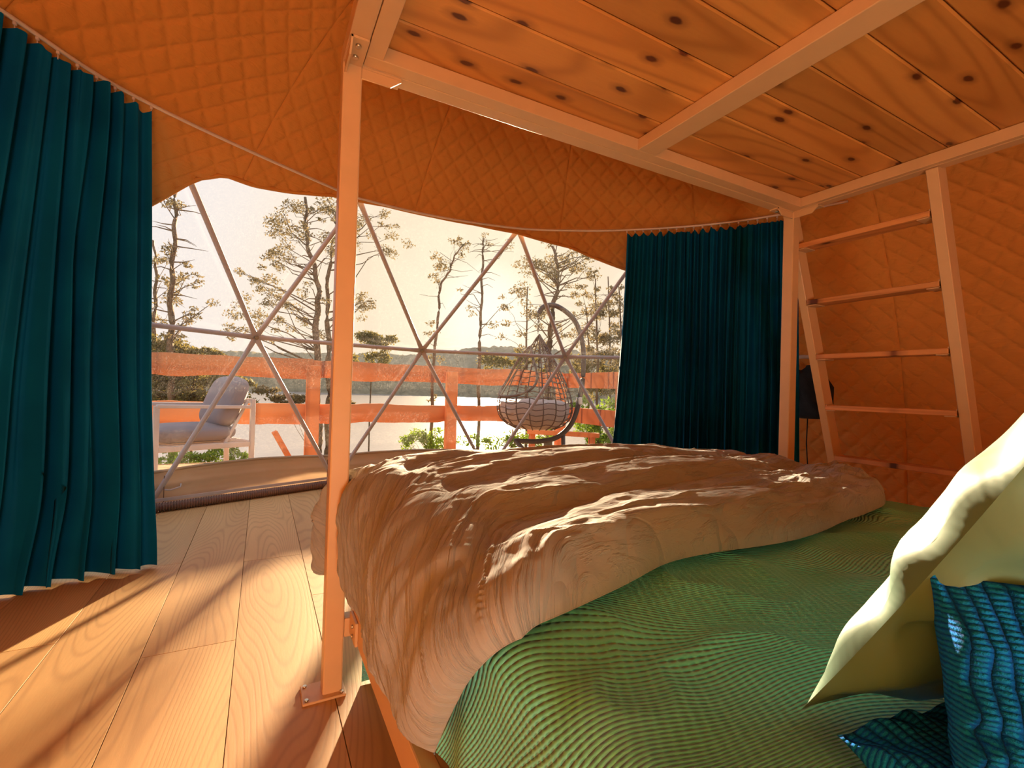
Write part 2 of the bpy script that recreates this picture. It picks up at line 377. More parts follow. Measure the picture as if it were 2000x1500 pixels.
def catmull(pts, n):
    pts = [np.array(p, float) for p in pts]; pts = [2*pts[0]-pts[1]]+pts+[2*pts[-1]-pts[-2]]; out = []
    for i in range(1, len(pts)-2):
        for t in np.linspace(0, 1, n, endpoint=False):
            a, b, c, d = pts[i-1:i+3]
            out.append(.5*((2*b)+(-a+c)*t+(2*a-5*b+4*c-d)*t*t+(-a+3*b-3*c+d)*t**3))
    out.append(pts[-2]); return np.array(out)

# ================================================================== STRUCTURE
CX, CY, RD = 1.25, 1.35, 3.65
def dome(az, z, r=RD):
    """point on the dome: azimuth in degrees from +Y towards +X, height z"""
    q = math.sqrt(max(r*r-z*z, 0)); return np.array([CX+q*math.sin(R(az)), CY+q*math.cos(R(az)), z])

# floor: laminate planks along Y
floor = MB().cyl((CX, CY, -.035), (0, 0, 1), RD+.02, .05, 64).build('floor', M_DECK, kind='structure')
X0, PW = -.059-.296*8, .296
jr = random.Random(3)
for i in range(26):
    xa, xb = X0+i*PW+.0012, X0+(i+1)*PW-.0012
    if xa > CX+RD or xb < CX-RD: continue
    xm = (xa+xb)/2; hh = math.sqrt(max(RD**2-(xm-CX)**2, 0)); y0, y1 = CY-hh, CY+hh
    if hh < .3: continue
    joints = {7: [2.103, .15], 6: [3.1, 1.17], 8: [3.0, .55], 5: [2.35, .4], 9: [2.4]}.get(i, [y0+jr.uniform(.4, 1.6)+k*1.95 for k in range(5)])
    ys = [y0]+sorted(y for y in joints if y0+.15 < y < y1-.15)+[y1]
    for a, b in zip(ys[:-1], ys[1:]):
        def hw(x): return math.sqrt(max(RD**2-(x-CX)**2, 0))
        A = [(xa, max(a, CY-hw(xa))), (xb, max(a, CY-hw(xb))), (xb, min(b, CY+hw(xb))), (xa, min(b, CY+hw(xa)))]
        A = [(x, y+(.0012 if k < 2 else -.0012), 0) for k, (x, y) in enumerate(A)]
        bm = MB().prism(A, (0, 0, -.011), (0, 0, -.0012))
        B = [(x+(.0004 if k in (0, 3) else -.0004), y+(.0004 if k < 2 else -.0004), 0) for k, (x, y, _) in enumerate(A)]
        lo = [bm.bm.verts.new((p[0], p[1], -.0012)) for p in A]; hi = [bm.bm.verts.new(p) for p in B]
        bm.bm.faces.new(hi)
        for k in range(4): bm.bm.faces.new((lo[k], lo[(k+1) % 4], hi[(k+1) % 4], hi[k]))
        bm.build('floor_plank', M_FLOOR, floor)

# liner ------------------------------------------------------------
ZB = np.array([(-66, 0), (-60, .5), (-50, 1.45), (-44, 1.85), (-40, 2.085), (-37, 2.27), (-34, 2.345), (-30, 2.35), (-25, 2.385), (-18, 2.45), (-9, 2.48), (.5, 2.482), (9, 2.478), (17.7, 2.455), (29, 2.37), (40.5, 2.19), (50, 1.75), (58, 1.0), (65, 0)])
def zb(az): return 0. if az <= -66 or az >= 65 else float(np.interp(az, ZB[:, 0], ZB[:, 1]))
def liner_piece(parent, a0, a1, zlo, zhi, res):
    ac = (a0+a1)/2; RL = 3.574
    na = max(3, int(RL*R(a1-a0)/res)); az = np.linspace(a0, a1, na)
    lo = np.array([max(zlo, zb(a)) if zlo < .01 or zb(a) > zlo else zlo for a in az]); lo = np.minimum(lo, zhi)
    if np.all(lo >= zhi-1e-3): return
    e0 = np.arcsin(np.clip(lo/RL, 0, .9999)); e1 = math.asin(min(zhi/RL, .99999))
    ne = max(3, int(RL*(e1-e0.min())/res)); t = np.linspace(0, 1, ne)
    E = e0[:, None]+(e1-e0[:, None])*t[None]; A = np.radians(az)[:, None]+0*E
    u = (A-R(ac))*RL*np.cos(E); v = E*RL
    p = u/.155+v/.185; q = u/.155-v/.185
    sm = np.minimum(np.abs(np.sin(math.pi*p)), np.abs(np.sin(math.pi*q))); puff = (1-(1-sm)**2.6)*.014
    ed = np.minimum(A-R(a0), R(a1)-A)*RL*np.cos(E); dv = np.minimum(E-e0[:, None], e1-E)*RL
    wr = .007*fbm(u*9, v*24, ac, 3)+.004*fbm(u*30, v*30, ac, 2)+.018*fbm(u*1.3, v*1.3, ac*.3, 2)*sst(0, .3, ed)*sst(0, .3, dv)
    seam = 0.
    r = RL-(puff*sst(0, .012, ed)+wr*.5*sst(0, .05, ed)+seam)
    P = np.stack([CX+r*np.cos(E)*np.sin(A), CY+r*np.cos(E)*np.cos(A), r*np.sin(E)], -1)
    link('quilted_panel', grid('quilted_panel', P, flip=True), M_LINER, parent)
wl = empty('wall_left', (CX-3.55, CY, 0), kind='structure'); wr_ = empty('wall_right', (CX+3.6, CY, 0), kind='structure')
wbk = empty('wall_back', (CX, CY-3.6, 0), kind='structure'); ceil_ = empty('ceiling', (CX, CY, 3.6), kind='structure')
gores = [-59.5, -31.5, -3.3, 26.6, 53.1, 81, 108, 136, 164, 192, 220, 248, 276, 300.5]
for a0, a1 in zip(gores[:-1], gores[1:]):
    vis = a0 < 110 or a0 > 270; res = .0125 if vis else .06
    mid = (a0+a1)/2; par = wr_ if 40 < mid < 125 else wl if mid > 235 or mid < -40 else wbk
    liner_piece(par, a0, a1, 0., 1.38, res); liner_piece(ceil_, a0, a1, 1.38, 3.575, res)
hem = MB().tube([dome(a, zb(a)-.005, 3.570) for a in np.arange(-65.5, 65, 1.)], .016, 8).build('rolled_hem', M_LINER, ceil_)

# window: geodesic struts + clear membrane ---------------------------
win = empty('window_1', tuple(dome(0, 0)), kind='structure')
ND = {}
for k, a in enumerate((-75, -48.9, -22.7, 3.4, 29.8, 56, 82)): ND['N%d' % k] = dome(a, 1.37)
for k, a in enumerate((-73, -42.5, -13.2, 18.2, 46, 72)): ND['T%d' % k] = dome(a, 2.5)
for k, a in enumerate((-61, -32.8, -9.2, 16.6, 42.8, 69)): ND['F%d' % k] = dome(a, .03)
ED = [('N%d' % k, 'N%d' % (k+1)) for k in range(6)]
for k in range(1, 6): ED += [('N%d' % k, 'T%d' % (k-1)), ('N%d' % k, 'T%d' % k), ('N%d' % k, 'F%d' % (k-1)), ('N%d' % k, 'F%d' % k)]
ED += [('N1', 'F0'), ('F0', 'F1'), ('F1', 'F2'), ('F2', 'F3'), ('F3', 'F4'), ('F4', 'F5')]
for a, b in sorted(set(ED)):
    A, B = V(ND[a]), V(ND[b]); d = (B-A).normalized(); Ln = (B-A).length
    ts = [0, .045, .10, .15, Ln-.15, Ln-.10, Ln-.045, Ln]; r = .019
    rad = [(.024, .006), (.024, .006), (.021, .013), (r, r), (r, r), (.021, .013), (.024, .006), (.024, .006)]
    off = V(((CX-A.x), (CY-A.y), -A.z)).normalized()*.0
    ra = []
    for x in rad: ra.append((x[0], x[1]))
    mb = MB(); pts = [A+d*t+off for t in ts]
    # ring frame whose y axis points at the dome centre so the flattened ends lie in the surface
    nrm = (A+B)/2-V((CX, CY, 0)); nrm.normalize(); x = nrm.cross(d).normalized(); rings = []
    for p, (rx, ry) in zip(pts, ra): rings.append([mb.bm.verts.new(p+x*math.cos(2*math.pi*k/10)*rx+nrm*math.sin(2*math.pi*k/10)*ry) for k in range(10)])
    for i in range(len(rings)-1):
        for k in range(10):
            f = mb.bm.faces.new((rings[i][k], rings[i][(k+1) % 10], rings[i+1][(k+1) % 10], rings[i+1][k])); f.smooth = True
    mb.bm.faces.new(rings[0][::-1]); mb.bm.faces.new(rings[-1]); mb.build('strut', M_STRUT, win)
for k in list(ND):
    if k[0] == 'F': continue
    n = (V(ND[k])-V((CX, CY, 0))).normalized(); p = V(ND[k])
    MB().cyl(p-n*.012, n, .017, .012, 12).cyl(p-n*.020, n, .010, .012, 6).build('bolt', M_BOLT, win)
azs = np.arange(-66, 66.1, 26.4/2)
for a0, a1 in zip(azs[:-1], azs[1:]):
    na, nz = 8, 24; P = np.zeros((na, nz, 3))
    for i, a in enumerate(np.linspace(a0, a1, na)):
        for j, z in enumerate(np.linspace(.26, 2.62, nz)): P[i, j] = dome(a, z, 3.69+.006*math.sin(a*1.7+z*3))
    link('pane', grid('pane', P), M_MEMB, win)

# canvas skirt, base pipe -------------------------------------------
feet = [dome(a, 0, 3.66) for a in (-66, -50, -32.8, -9.2, 16.6, 42.8, 69)]
wf = empty('wall_front', tuple(dome(0, 0)), kind='structure')
for A, B in zip(feet[:-1], feet[1:]):
    n, m = 60, 14; t = np.linspace(0, 1, n)[:, None]; h = np.linspace(0, 1, m)[None]
    mid = (A+B)/2; out = mid-np.array([CX, CY, 0]); out /= np.linalg.norm(out)
    bulge = .05*np.sin(math.pi*t)*np.sin(math.pi*h)-.03*np.exp(-((h-.62)/.10)**2)+.012*fbm(t*9+0*h, h*2+0*t, A[0], 3)
    bow = .10*np.sin(math.pi*t)*h**.5
    P = A[None, None]+(B-A)[None, None]*t[..., None]+out*(bulge+bow)[..., None]; P[..., 2] = .0+(.285+.02*np.sin(math.pi*t))*h
    link('canvas_skirt', grid('canvas_skirt', P), M_CANVAS, wf)
    MB().tube([P[i, -1] for i in range(0, n, 4)]+[P[-1, -1]], .012, 8).build('welt', M_CANVAS, wf)
    MB().bar(A*.985+mid*.015-out*.055+[0, 0, .082], B*.985+mid*.015-out*.055+[0, 0, .082], .012, .022).build('base_channel', M_STRUT, wf)
for az in (-31.6, -10.6):
    p = dome(az, 0, 3.60)
    t = np.array([math.cos(R(az)), -math.sin(R(az)), 0]); n = -np.array([math.sin(R(az)), math.cos(R(az)), 0])
    MB().bar(p+[0, 0, .06], p+[0, 0, .26], .005, .006).build('strap', M_BELT, wf)
    MB().tube([p+n*.01+[0, 0, .155], p+n*.03+t*.03+[0, 0, .15], p+n*.03+t*.10+[0, 0, .165], p+n*.012+t*.11+[0, 0, .185]], .006, 6).build('hook', M_STRUT, wf)
hp = [dome(a, 0, 3.60)*1. for a in np.arange(-64, 67, .05)]
hp = np.array(hp)
# follow chords between feet
path = []
for A, B in zip(feet[:-1], feet[1:]):
    mid = (A+B)/2; out = mid-np.array([CX, CY, 0]); out /= np.linalg.norm(out)
    k = int(np.linalg.norm(B-A)/.0045); path += [A+(B-A)*i/k-out*.10+[0, 0, .036] for i in range(k)]
path = np.array(path); rr = .031+.0045*np.sign(np.sin(np.arange(len(path))*2*math.pi/4+.3))
n = len(path); tg = np.gradient(path, axis=0); tg /= np.linalg.norm(tg, axis=1)[:, None]; sx = np.cross([0, 0, 1], tg); th = np.linspace(0, 2*math.pi, 12, endpoint=False)
P = path[:, None]+sx[:, None]*(np.cos(th)[None, :, None]*rr[:, None, None])+np.array([0, 0, 1])[None, None]*(np.sin(th)[None, :, None]*rr[:, None, None])
link('corrugated_hose', grid('corrugated_hose', P, wrap=True, flip=True), M_HOSE, label='brown corrugated hose lying along the foot of the canvas wall', cat='hose')

# ================================================================== LOFT FRAME
FX0, FX1, FY0, FY1, ZU, T = .20, 2.68, -.55, 1.66, 2.05, .06
loft = empty('loft_frame', (.23, 1.63, 0), label='cream steel four-post loft frame with pine board deck over the bed', cat='loft frame')
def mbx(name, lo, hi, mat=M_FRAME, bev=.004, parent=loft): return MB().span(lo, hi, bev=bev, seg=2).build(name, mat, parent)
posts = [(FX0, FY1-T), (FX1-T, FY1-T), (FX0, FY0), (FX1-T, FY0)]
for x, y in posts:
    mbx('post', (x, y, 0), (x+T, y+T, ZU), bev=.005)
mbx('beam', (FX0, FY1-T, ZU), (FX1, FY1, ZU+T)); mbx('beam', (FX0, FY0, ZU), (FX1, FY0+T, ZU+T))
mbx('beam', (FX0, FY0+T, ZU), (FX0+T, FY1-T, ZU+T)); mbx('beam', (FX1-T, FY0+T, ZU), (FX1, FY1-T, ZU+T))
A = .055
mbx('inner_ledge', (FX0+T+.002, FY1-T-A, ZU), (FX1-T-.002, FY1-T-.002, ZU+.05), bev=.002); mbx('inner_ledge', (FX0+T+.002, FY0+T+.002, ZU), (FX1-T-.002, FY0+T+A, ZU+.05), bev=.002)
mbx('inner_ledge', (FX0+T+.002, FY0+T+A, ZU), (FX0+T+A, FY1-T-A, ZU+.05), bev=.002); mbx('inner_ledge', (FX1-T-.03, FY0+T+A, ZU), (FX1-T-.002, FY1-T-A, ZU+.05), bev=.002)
mbx('cross_beam', (1.405, FY0+T+A, ZU), (1.505, FY1-T-A, ZU+.05), bev=.003)
# boards along X on top of the ledges
y = FY1-T-A+.035; k = 0
while y > FY0+.08:
    w = .165; ya = max(y-w, FY0+T)
    b = MB().span((FX0+T+.01, ya+.0015, ZU+.052), (FX1-T-.005, y-.0015, ZU+.077), bev=.005, seg=1); b.build('deck_board', M_LOFT, loft); y -= w; k += 1
# corner brackets with bolts
def bracket(x, y, sx, sy):
    # under the X beam
    xa = x if sx > 0 else x+T
    pts = [(0, 0), (.13, 0), (.13, -.012), (.095, -.04), (0, -.04)]
    e = sx; x0 = (x+T) if sx > 0 else x
    m = MB(); m.prism([(x0+e*a, y, ZU+b) for a, b in pts], (0, .004, 0), (0, .010, 0)); m.span((min(x0, x0+e*.13), y+.002, ZU-.008), (max(x0, x0+e*.13), y+T-.002, ZU-.001))
    br = m.build('bracket', M_FRAME, loft)
    for a in (.045, .10): MB().cyl((x0+e*a, y+T/2+.004, ZU-.011), (0, 0, 1), .0085, .008, 10).build('bolt', M_BOLT, br)
    f = sy; y0 = y if sy < 0 else y+T
    m = MB(); m.prism([(x, y0+f*a, ZU+b) for a, b in pts], (.004, 0, 0), (.010, 0, 0)); m.span((x+.002, min(y0, y0+f*.13), ZU-.008), (x+T-.002, max(y0, y0+f*.13), ZU-.001))
    br = m.build('bracket', M_FRAME, loft)
    for a in (.045, .10): MB().cyl((x+T/2, y0+f*a, ZU-.011), (0, 0, 1), .0085, .008, 10).build('bolt', M_BOLT, br)
for x, y in posts: bracket(x, y, 1 if x < 1 else -1, -1 if y > 1 else 1)
for x, y in posts:
    cxp, cyp = x+T/2, y+T/2
    xo = -.025 if x < 1 else .025
    bp = MB().span((cxp+xo-.065, cyp-.052, 0), (cxp+xo+.065, cyp+.052, .008), bev=.002).build('base_plate', M_FRAME, loft)
    for a in (-.052, .052):
        for b in (-.038, .038): MB().cyl((cxp+xo+a, cyp+b, .010), (0, 0, 1), .006, .006, 10).build('screw', M_BOLT, bp)
# lower rails carrying the mattress
mbx('stub_rail', (FX0+T, FY1-T+.004, .175), (.286, FY1-.004, .236)); mbx('stub_rail', (FX0+T, FY0+.004, .175), (.286, FY0+T-.004, .236))
sr = mbx('side_rail', (.286, FY0+.0, .185), (.326, FY1-.02, .275))
mbx('side_rail', (2.14, FY0, .185), (2.18, FY1-.02, .275)); mbx('foot_rail', (.326, FY1-.07, .185), (FX1-T, FY1-.02, .275)); mbx('head_rail', (.326, FY0, .185), (FX1-T, FY0+.05, .275))
br = MB().span((.276, FY1-.16, .19), (.286, FY1-.06, .262), bev=.002).build('joint_plate', M_FRAME, loft)
for z in (.21, .24): MB().cyl((.273, FY1-.125, z), (1, 0, 0), .006, .006, 8).build('screw', M_BOLT, br)
for yy in (-.2, .2, .6, 1.0, 1.4): mbx('slat', (.326, yy-.05, .25), (2.14, yy+.05, .275), M_BLACKM, .002)

# ladder -------------------------------------------------------------
def lx(z): return 2.74+.355*(1.85-z)
lad = empty('ladder', (lx(0), 1.3, 0), label='cream steel ladder with pine rungs leaning against the loft frame', cat='ladder')
for yc in (1.645, .985):
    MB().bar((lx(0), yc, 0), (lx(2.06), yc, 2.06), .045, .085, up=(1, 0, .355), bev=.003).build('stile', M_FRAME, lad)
for z in (1.85, 1.54, 1.23, .93, .62, .31):
    x = lx(z)
    MB().span((x-.060, 1.01, z-.0), (x+.045, 1.62, z+.028), bev=.003).build('rung', M_RUNG, lad)
    for yc, s in ((1.010, 1), (1.620, -1)):
        MB().span((x-.05, min(yc, yc+s*.05), z-.005), (x+.04, max(yc, yc+s*.05), z-.0005)).span((x-.05, min(yc, yc+s*.004), z-.004), (x+.04, max(yc, yc+s*.004), z+.035)).build('rung_bracket', M_FRAME, lad)

# ================================================================== BED
MX0, MX1, MY0, MY1, MZ = .345, 2.17, -.50, 1.60, .612
MB().span((MX0, MY0, .277), (MX1, MY1, MZ-.012), bev=.05, seg=4).build('mattress', plain('dark mattress ticking', (.05, .05, .06), .9), label='thick mattress under the green bedspread', cat='mattress')
def bend(s, r):
    """arc length past an edge -> (advance, drop)"""
    s = np.maximum(s, 0); th = np.minimum(s/r, math.pi/2)
    return r*np.sin(th), r*(1-np.cos(th))+np.maximum(s-r*math.pi/2, 0)
def normals(P):
    du = np.gradient(P, axis=0); dv = np.gradient(P, axis=1); n = np.cross(du, dv); return n/np.maximum(np.linalg.norm(n, axis=-1, keepdims=True), 1e-9)
# bedspread: u across X, v along Y
nu, nv = 300, 240
xs = np.linspace(MX0+.02-.34, MX1-.02+.34, nu)[:, None]; ys = np.linspace(MY0+.02, MY1-.02+.635, nv)[None]
hl, dl = bend((MX0+.03)-xs, .05); hr, dr = bend(xs-(MX1-.03), .05)
hf, df = bend(ys-(MY1-.03), .05)  # foot drape runs to the floor, added to block sun under the bed
X = np.clip(xs, MX0+.03, MX1-.03)-hl+hr+0*ys; Y = np.minimum(ys, MY1-.03)+hf+0*xs; Z = MZ-np.maximum(dl+dr, df)-.25*np.minimum(dl+dr, df)
P = np.stack([X, Y, Z], -1)
w1 = fbm(xs*1.4, ys*1.4, 3., 3); wrk = .012*np.maximum(0, 1-np.abs(fbm(xs*2.2+3, ys*3.3, 5.5, 3))*4)**1.5
P += normals(P)*(.010*w1+wrk+.003*fbm(xs*9, ys*9, 1., 2)+.006)[..., None]*np.array([1, 1, 1])
P[..., 0] -= .008*np.sin(ys*21+2*fbm(ys*3, 0, 2.))*sst(.05, .3, dl)*(ys < 1.4)
P[..., 2] = np.maximum(P[..., 2], .003)
G = 2*((ys*.75+xs*.45)/.0145+7.4*np.sin(xs*5.2+.8+1.5*np.sin(ys*4.1))+8.0*np.sin(ys*6.4-xs*4.3+.4)+2.6*np.sin((xs+ys)*8.6)+3.*w1)
gx = np.gradient(G, xs[:, 0], axis=0); gy = np.gradient(G, ys[0], axis=1)
H = (xs*.75-ys*.45)/.014+.35*w1
link('bedspread', grid('bedspread', P, uv=np.stack([G, H], -1)), M_SPREAD, label='sage green quilted bedspread with wavy stitching covering the mattress', cat='bedspread')

# duvet --------------------------------------------------------------
NE = np.array([(-.2, .53), (.24, .555), (.33, .60), (.52, .66), (.76, .715), (1.06, .71), (1.4, .73), (1.63, .755), (1.9, .83), (2.2, .935)])
nu, nv = 420, 360
XR = 2.20; XE = .392; UL = (XR-XE)+.385
us = np.linspace(0, UL, nu)[:, None]; vs = np.linspace(0, 1, nv)[None]
xa = XR-us                                   # arc position in X
over = np.maximum(XE-xa, 0)
ysm = np.convolve(np.interp(np.linspace(-.6, 2.6, 400), NE[:, 0], NE[:, 1]), np.ones(15)/15, 'same')
yn = np.interp(xa, np.linspace(-.6, 2.6, 400)[10:-10], ysm[10:-10])+.23*np.clip((over-.05)/.33, 0, 1)+.012*np.sin(xa*9)
YE = 1.60; yf = YE+.30+.03*np.sin(xa*7)-.10*sst(0, .5, xa-1.6)
ya = yn+(yf-yn)*vs
hY, dY = bend(ya-YE, .10)
xr = .03*np.sin(ya*5)*(1-sst(0, .5, us))    # uneven right edge
hX, dX = bend((XE-xa)*(.88+.12*sst(.75, 1.35, ya)), .11)
X = np.minimum(xa, XR)*1.; X = np.where(xa < XE, XE, xa)-hX+xr; Y = np.minimum(ya, YE)+hY
drop = np.sqrt(dX**2+dY**2)
ZT = MZ+.030
X, Y, drop = np.broadcast_arrays(X, Y, drop)
hemz = .03*np.sin(ya*9+1)
P = np.stack([X+0., Y+0., ZT-drop+.045*sst(.65, 1.5, Y)*(1-sst(1.3, 2.1, X))], -1)
# edge profile (puffy border)
eN = (ya-yn); eF = (yf-ya); eR = us+0*vs; eL = (UL-us)+0*vs
def prof(e, w): t = np.clip(1-e/w, 0, 1); return np.sqrt(np.maximum(1-t*t, 0))
edge = prof(eN, .09)*prof(eF, .05)*prof(eR, .07)*prof(eL, .04)
# rolls
wq = ya-.20*(xa-.4)-.03*np.sin(xa*3.)+.26*sst(.0, .30, XE+.12-xa)+.02*fbm(xa*1.3, ya*1.3, 8., 2)
wq = wq+.42*np.maximum(XE-xa, 0)
lam = .285; ph = (wq-.705)/lam
ph = (wq-.600)/lam; pf = ph-np.floor(ph); roll = .40+.60*sst(0, .30, pf)-.60*np.clip((pf-.36)/.64, 0, 1)**2.3+.06*np.sin(math.pi*pf)
amp = (.044-.012*sst(1.1, 1.9, xa))*(1-.9*sst(-.30, .22, XE-xa))*(1-.5*sst(0, .2, ya-YE))
amp = amp*(1+.25*fbm(xa*1.7, ya*3, 4., 2))
mess = fbm(xa*3.2+.6*fbm(xa*2, ya*2, 1.), ya*6.5, 2., 4)
cre = np.maximum(0, 1-np.abs(fbm(xa*2.4+4, ya*6., 9., 3))*5)
ncr = np.maximum(0, 1-np.abs(fbm(wq*11, xa*2.2, 19., 3))*3.5)
Dp = edge*(.046+amp*roll+.010*mess+.007*cre*(.3+sst(.9, 1.7, xa))+.0055*ncr)
# vertical creases on the hanging side
side = sst(.02, .25, over)
Dp = Dp+side*edge*(.010*np.abs(fbm(ya*6+over*3, over*1.2, 6., 3))+.004*np.sin(ya*17+over*7))
Nn = normals(P); Nn = Nn*np.sign(Nn[:, :, 2:3].mean())
top = P+Nn*Dp[..., None]
top[..., 2] = np.maximum(top[..., 2], P[..., 2]+.0)
bot = P+Nn*(.002)
both = np.concatenate([top, bot[::-1]], 0)
# keep the hanging cloth clear of the near-left post
uv = np.stack([xa+0*ya, wq+0*ya], -1); uv = np.concatenate([uv, uv[::-1]], 0)
def squeeze(Q):
    k = np.exp(-((Q[..., 1]-1.63)/.09)**2); lim = .272-(1-k)*.5; Q[..., 0] = np.maximum(Q[..., 0], lim)
    k2 = sst(1.645, 1.72, Q[..., 1])*sst(0, .16, .50-Q[..., 0]); Q[..., 0] -= .075*k2; return Q
both = squeeze(both)
link('duvet', grid('duvet', both, uv=uv, wrap=False), M_DUVET, label='rumpled taupe duvet folded back over the foot of the bed', cat='duvet')

# pillows --------------------------------------------------------------
def pillow_mesh(name, a, b, th, wr=.01, seed=1., n=72, pinch=.07, flat=.5):
    s = np.linspace(-1, 1, n)[:, None]; t = np.linspace(-1, 1, n)[None]
    S = np.sign(s)*np.abs(s)**.8+0*t; Tt = np.sign(t)*np.abs(t)**.8+0*s
    x = a*S*(1-pinch*(1-Tt**2)*np.abs(S)**2); y = b*Tt*(1-pinch*(1-S**2)*np.abs(Tt)**2)
    h = ((1-S**2)*(1-Tt**2))**flat
    e = 1-np.maximum(np.abs(S), np.abs(Tt))
    w = wr*fbm(S*2.2+seed, Tt*2.2, seed, 3)*h**.5+wr*1.2*np.sin(np.arctan2(Tt, S)*14+seed*3+2*fbm(S*2, Tt*2, seed+1, 2))*np.exp(-(e/.22)**2)*sst(0, .06, e)
    F = np.stack([x, y, th*h+w*.9], -1); B = np.stack([x, y, -th*h*.9-w*.5], -1)
    me = grid(name, np.concatenate([F, B[::-1]], 0), uv=np.concatenate([np.stack([S, Tt], -1)*.5, np.stack([S, Tt], -1)[::-1]*.5], 0)); return me
def place(o, X_, Y_, c):
    X_ = V(X_).normalized(); Z_ = X_.cross(V(Y_)).normalized(); Y_ = Z_.cross(X_); m = Matrix((X_, Y_, Z_)).transposed()
    o.rotation_euler = m.to_euler(); o.location = c
# satin pillow: lower left corner on the spread, leaning back towards the head of the bed
pc = V((.568, .325, .635)); W_, H_ = .62, .52
px_ = V((1, -.10, .03)).normalized(); py_ = V((-.02, -.50, .866)); pz_ = px_.cross(py_).normalized(); py_ = pz_.cross(px_)
o = link('pillow', pillow_mesh('pillow', W_/2, H_/2, .085, .012, 2.), M_SATIN, label='pale green satin pillow leaning at the head of the bed', cat='pillow')
place(o, px_, py_, pc+px_*W_/2+py_*H_/2)
me = o.data; pp = [(-1+.02*0, t) for t in np.linspace(-1, 1, 30)]
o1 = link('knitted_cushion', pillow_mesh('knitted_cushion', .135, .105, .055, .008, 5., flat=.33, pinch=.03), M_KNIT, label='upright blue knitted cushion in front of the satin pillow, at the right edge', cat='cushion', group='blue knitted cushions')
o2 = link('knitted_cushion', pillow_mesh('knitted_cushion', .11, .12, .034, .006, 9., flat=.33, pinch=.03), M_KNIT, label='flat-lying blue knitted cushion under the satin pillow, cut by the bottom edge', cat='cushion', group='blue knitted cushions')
place(o1, V(_R)*.92-V(_f)*.38, V((0, 0, 1))+V(_f)*.30, V(at_depth(2262, 1436, .375)))
place(o2, V((.95, -.2, 0)), V((.2, .95, .10)), V(at_depth(2075, 1612, .41)))

# ================================================================== CURTAINS
rail_pts = [(-1.75, 1.10), (-1.38, 2.0), (-.974, 2.643), (-.577, 3.118), (.402, 3.72), (.70, 3.83), (1.305, 3.86), (1.996, 3.744), (2.457, 3.519), (2.851, 3.247), (3.30, 2.815), (3.60, 2.36), (3.78, 1.9)]
RZ = 2.452
rail_pts = [(CX+(x-CX)*.992, CY+(y-CY)*.992) for x, y in rail_pts]
rp = catmull([(x, y, RZ) for x, y in rail_pts], 12)
rail = MB().tube(rp, (.010), 8).build('curtain_rail', M_RAILM, label='pale curved curtain rail following the dome wall', cat='curtain rail')
rl = np.concatenate([[0], np.cumsum(np.linalg.norm(np.diff(rp[:, :2], axis=0), axis=1))])
def on_rail(s): return np.array([np.interp(s, rl, rp[:, 0]), np.interp(s, rl, rp[:, 1])])
def s_of(x, y): return rl[np.argmin((rp[:, 0]-x)**2+(rp[:, 1]-y)**2)]
def make_curtain(label, s0, s1, nf, seed, hemf, zb0=.015):
    n = nf*18; m = 90; t = np.linspace(0, 1, n)
    C = empty('curtain', (*on_rail((s0+s1)/2), 0), label=label, cat='curtain')
    P = np.zeros((n, m, 3)); h = np.linspace(0, 1, m)      # h 0 top, 1 bottom
    for i, a in enumerate(t):
        s = s0+(s1-s0)*a; p = on_rail(s); q = on_rail(min(s+.02, rl[-1])); tg = (q-p)/max(np.linalg.norm(q-p), 1e-6); nr = np.array([tg[1], -tg[0]])  # inward
        phase = a*nf*2*math.pi+2.2*vnoise(a*nf*.45, seed)
        A = (.030+.026*h**.6)*(1+.7*vnoise(a*8, seed+3))
        drift = .25*h*vnoise(a*3.1, seed+9)
        wv = np.sin(phase+drift*4+.5*h*vnoise(a*nf*.5, h*2, seed))
        wv = wv+.75*np.sin(phase*2.3+1+h)*vnoise(a*13, h*1.5, seed)+.35*h*vnoise(a*40, h*1.3, seed)
        off = wv*A+.02*vnoise(a*9, h*2.5, seed)+.03*h*vnoise(a*4, seed+5)
        along = .35*A*np.cos(phase)*h
        cx, flare = hemf(a, h)
        P[i, :, 0] = p[0]+nr[0]*(off+flare)+tg[0]*(along+cx); P[i, :, 1] = p[1]+nr[1]*(off+flare)+tg[1]*(along+cx)
        ztop = RZ-.035-.022*abs(math.sin(a*nf*math.pi))
        P[i, :, 2] = ztop+(zb0-ztop)*h
    link('cloth', grid('cloth', P), M_CURT, C)
    for k in range(nf+1):
        p = on_rail(s0+(s1-s0)*k/nf)
        MB().box((p[0], p[1], RZ-.016), (.012, .012, .014), bev=.002).tube([(p[0], p[1], RZ-.02), (p[0], p[1], RZ-.045)], .0025, 5).build('glider', M_RAILM, C)
    return C
def hemL(a, h):
    g = sst(.55, 1., h)*(a > .0)
    cx = .06*h*sst(.75, 1, a)-.0*g; fl = .07*g*(1+.6*vnoise(a*6, 3.))+.05*sst(.8, 1, h)*np.sin(a*13)
    return cx, fl-.42*h*(1-sst(.60, .97, a))
def hemR(a, h): return -.13*h**1.5*(1-sst(0, .4, a))+.06*h*sst(.7, 1, a), .05*h*(1-a)
make_curtain('teal velvet curtain drawn to the left of the window, pooling on the floor', s_of(-1.6, 1.5), s_of(-.577, 3.118), 23, 4., hemL)
make_curtain('dark teal velvet curtain behind the far loft post at the right of the window', s_of(2.851, 3.247), s_of(3.66, 2.22), 19, 21., hemR)
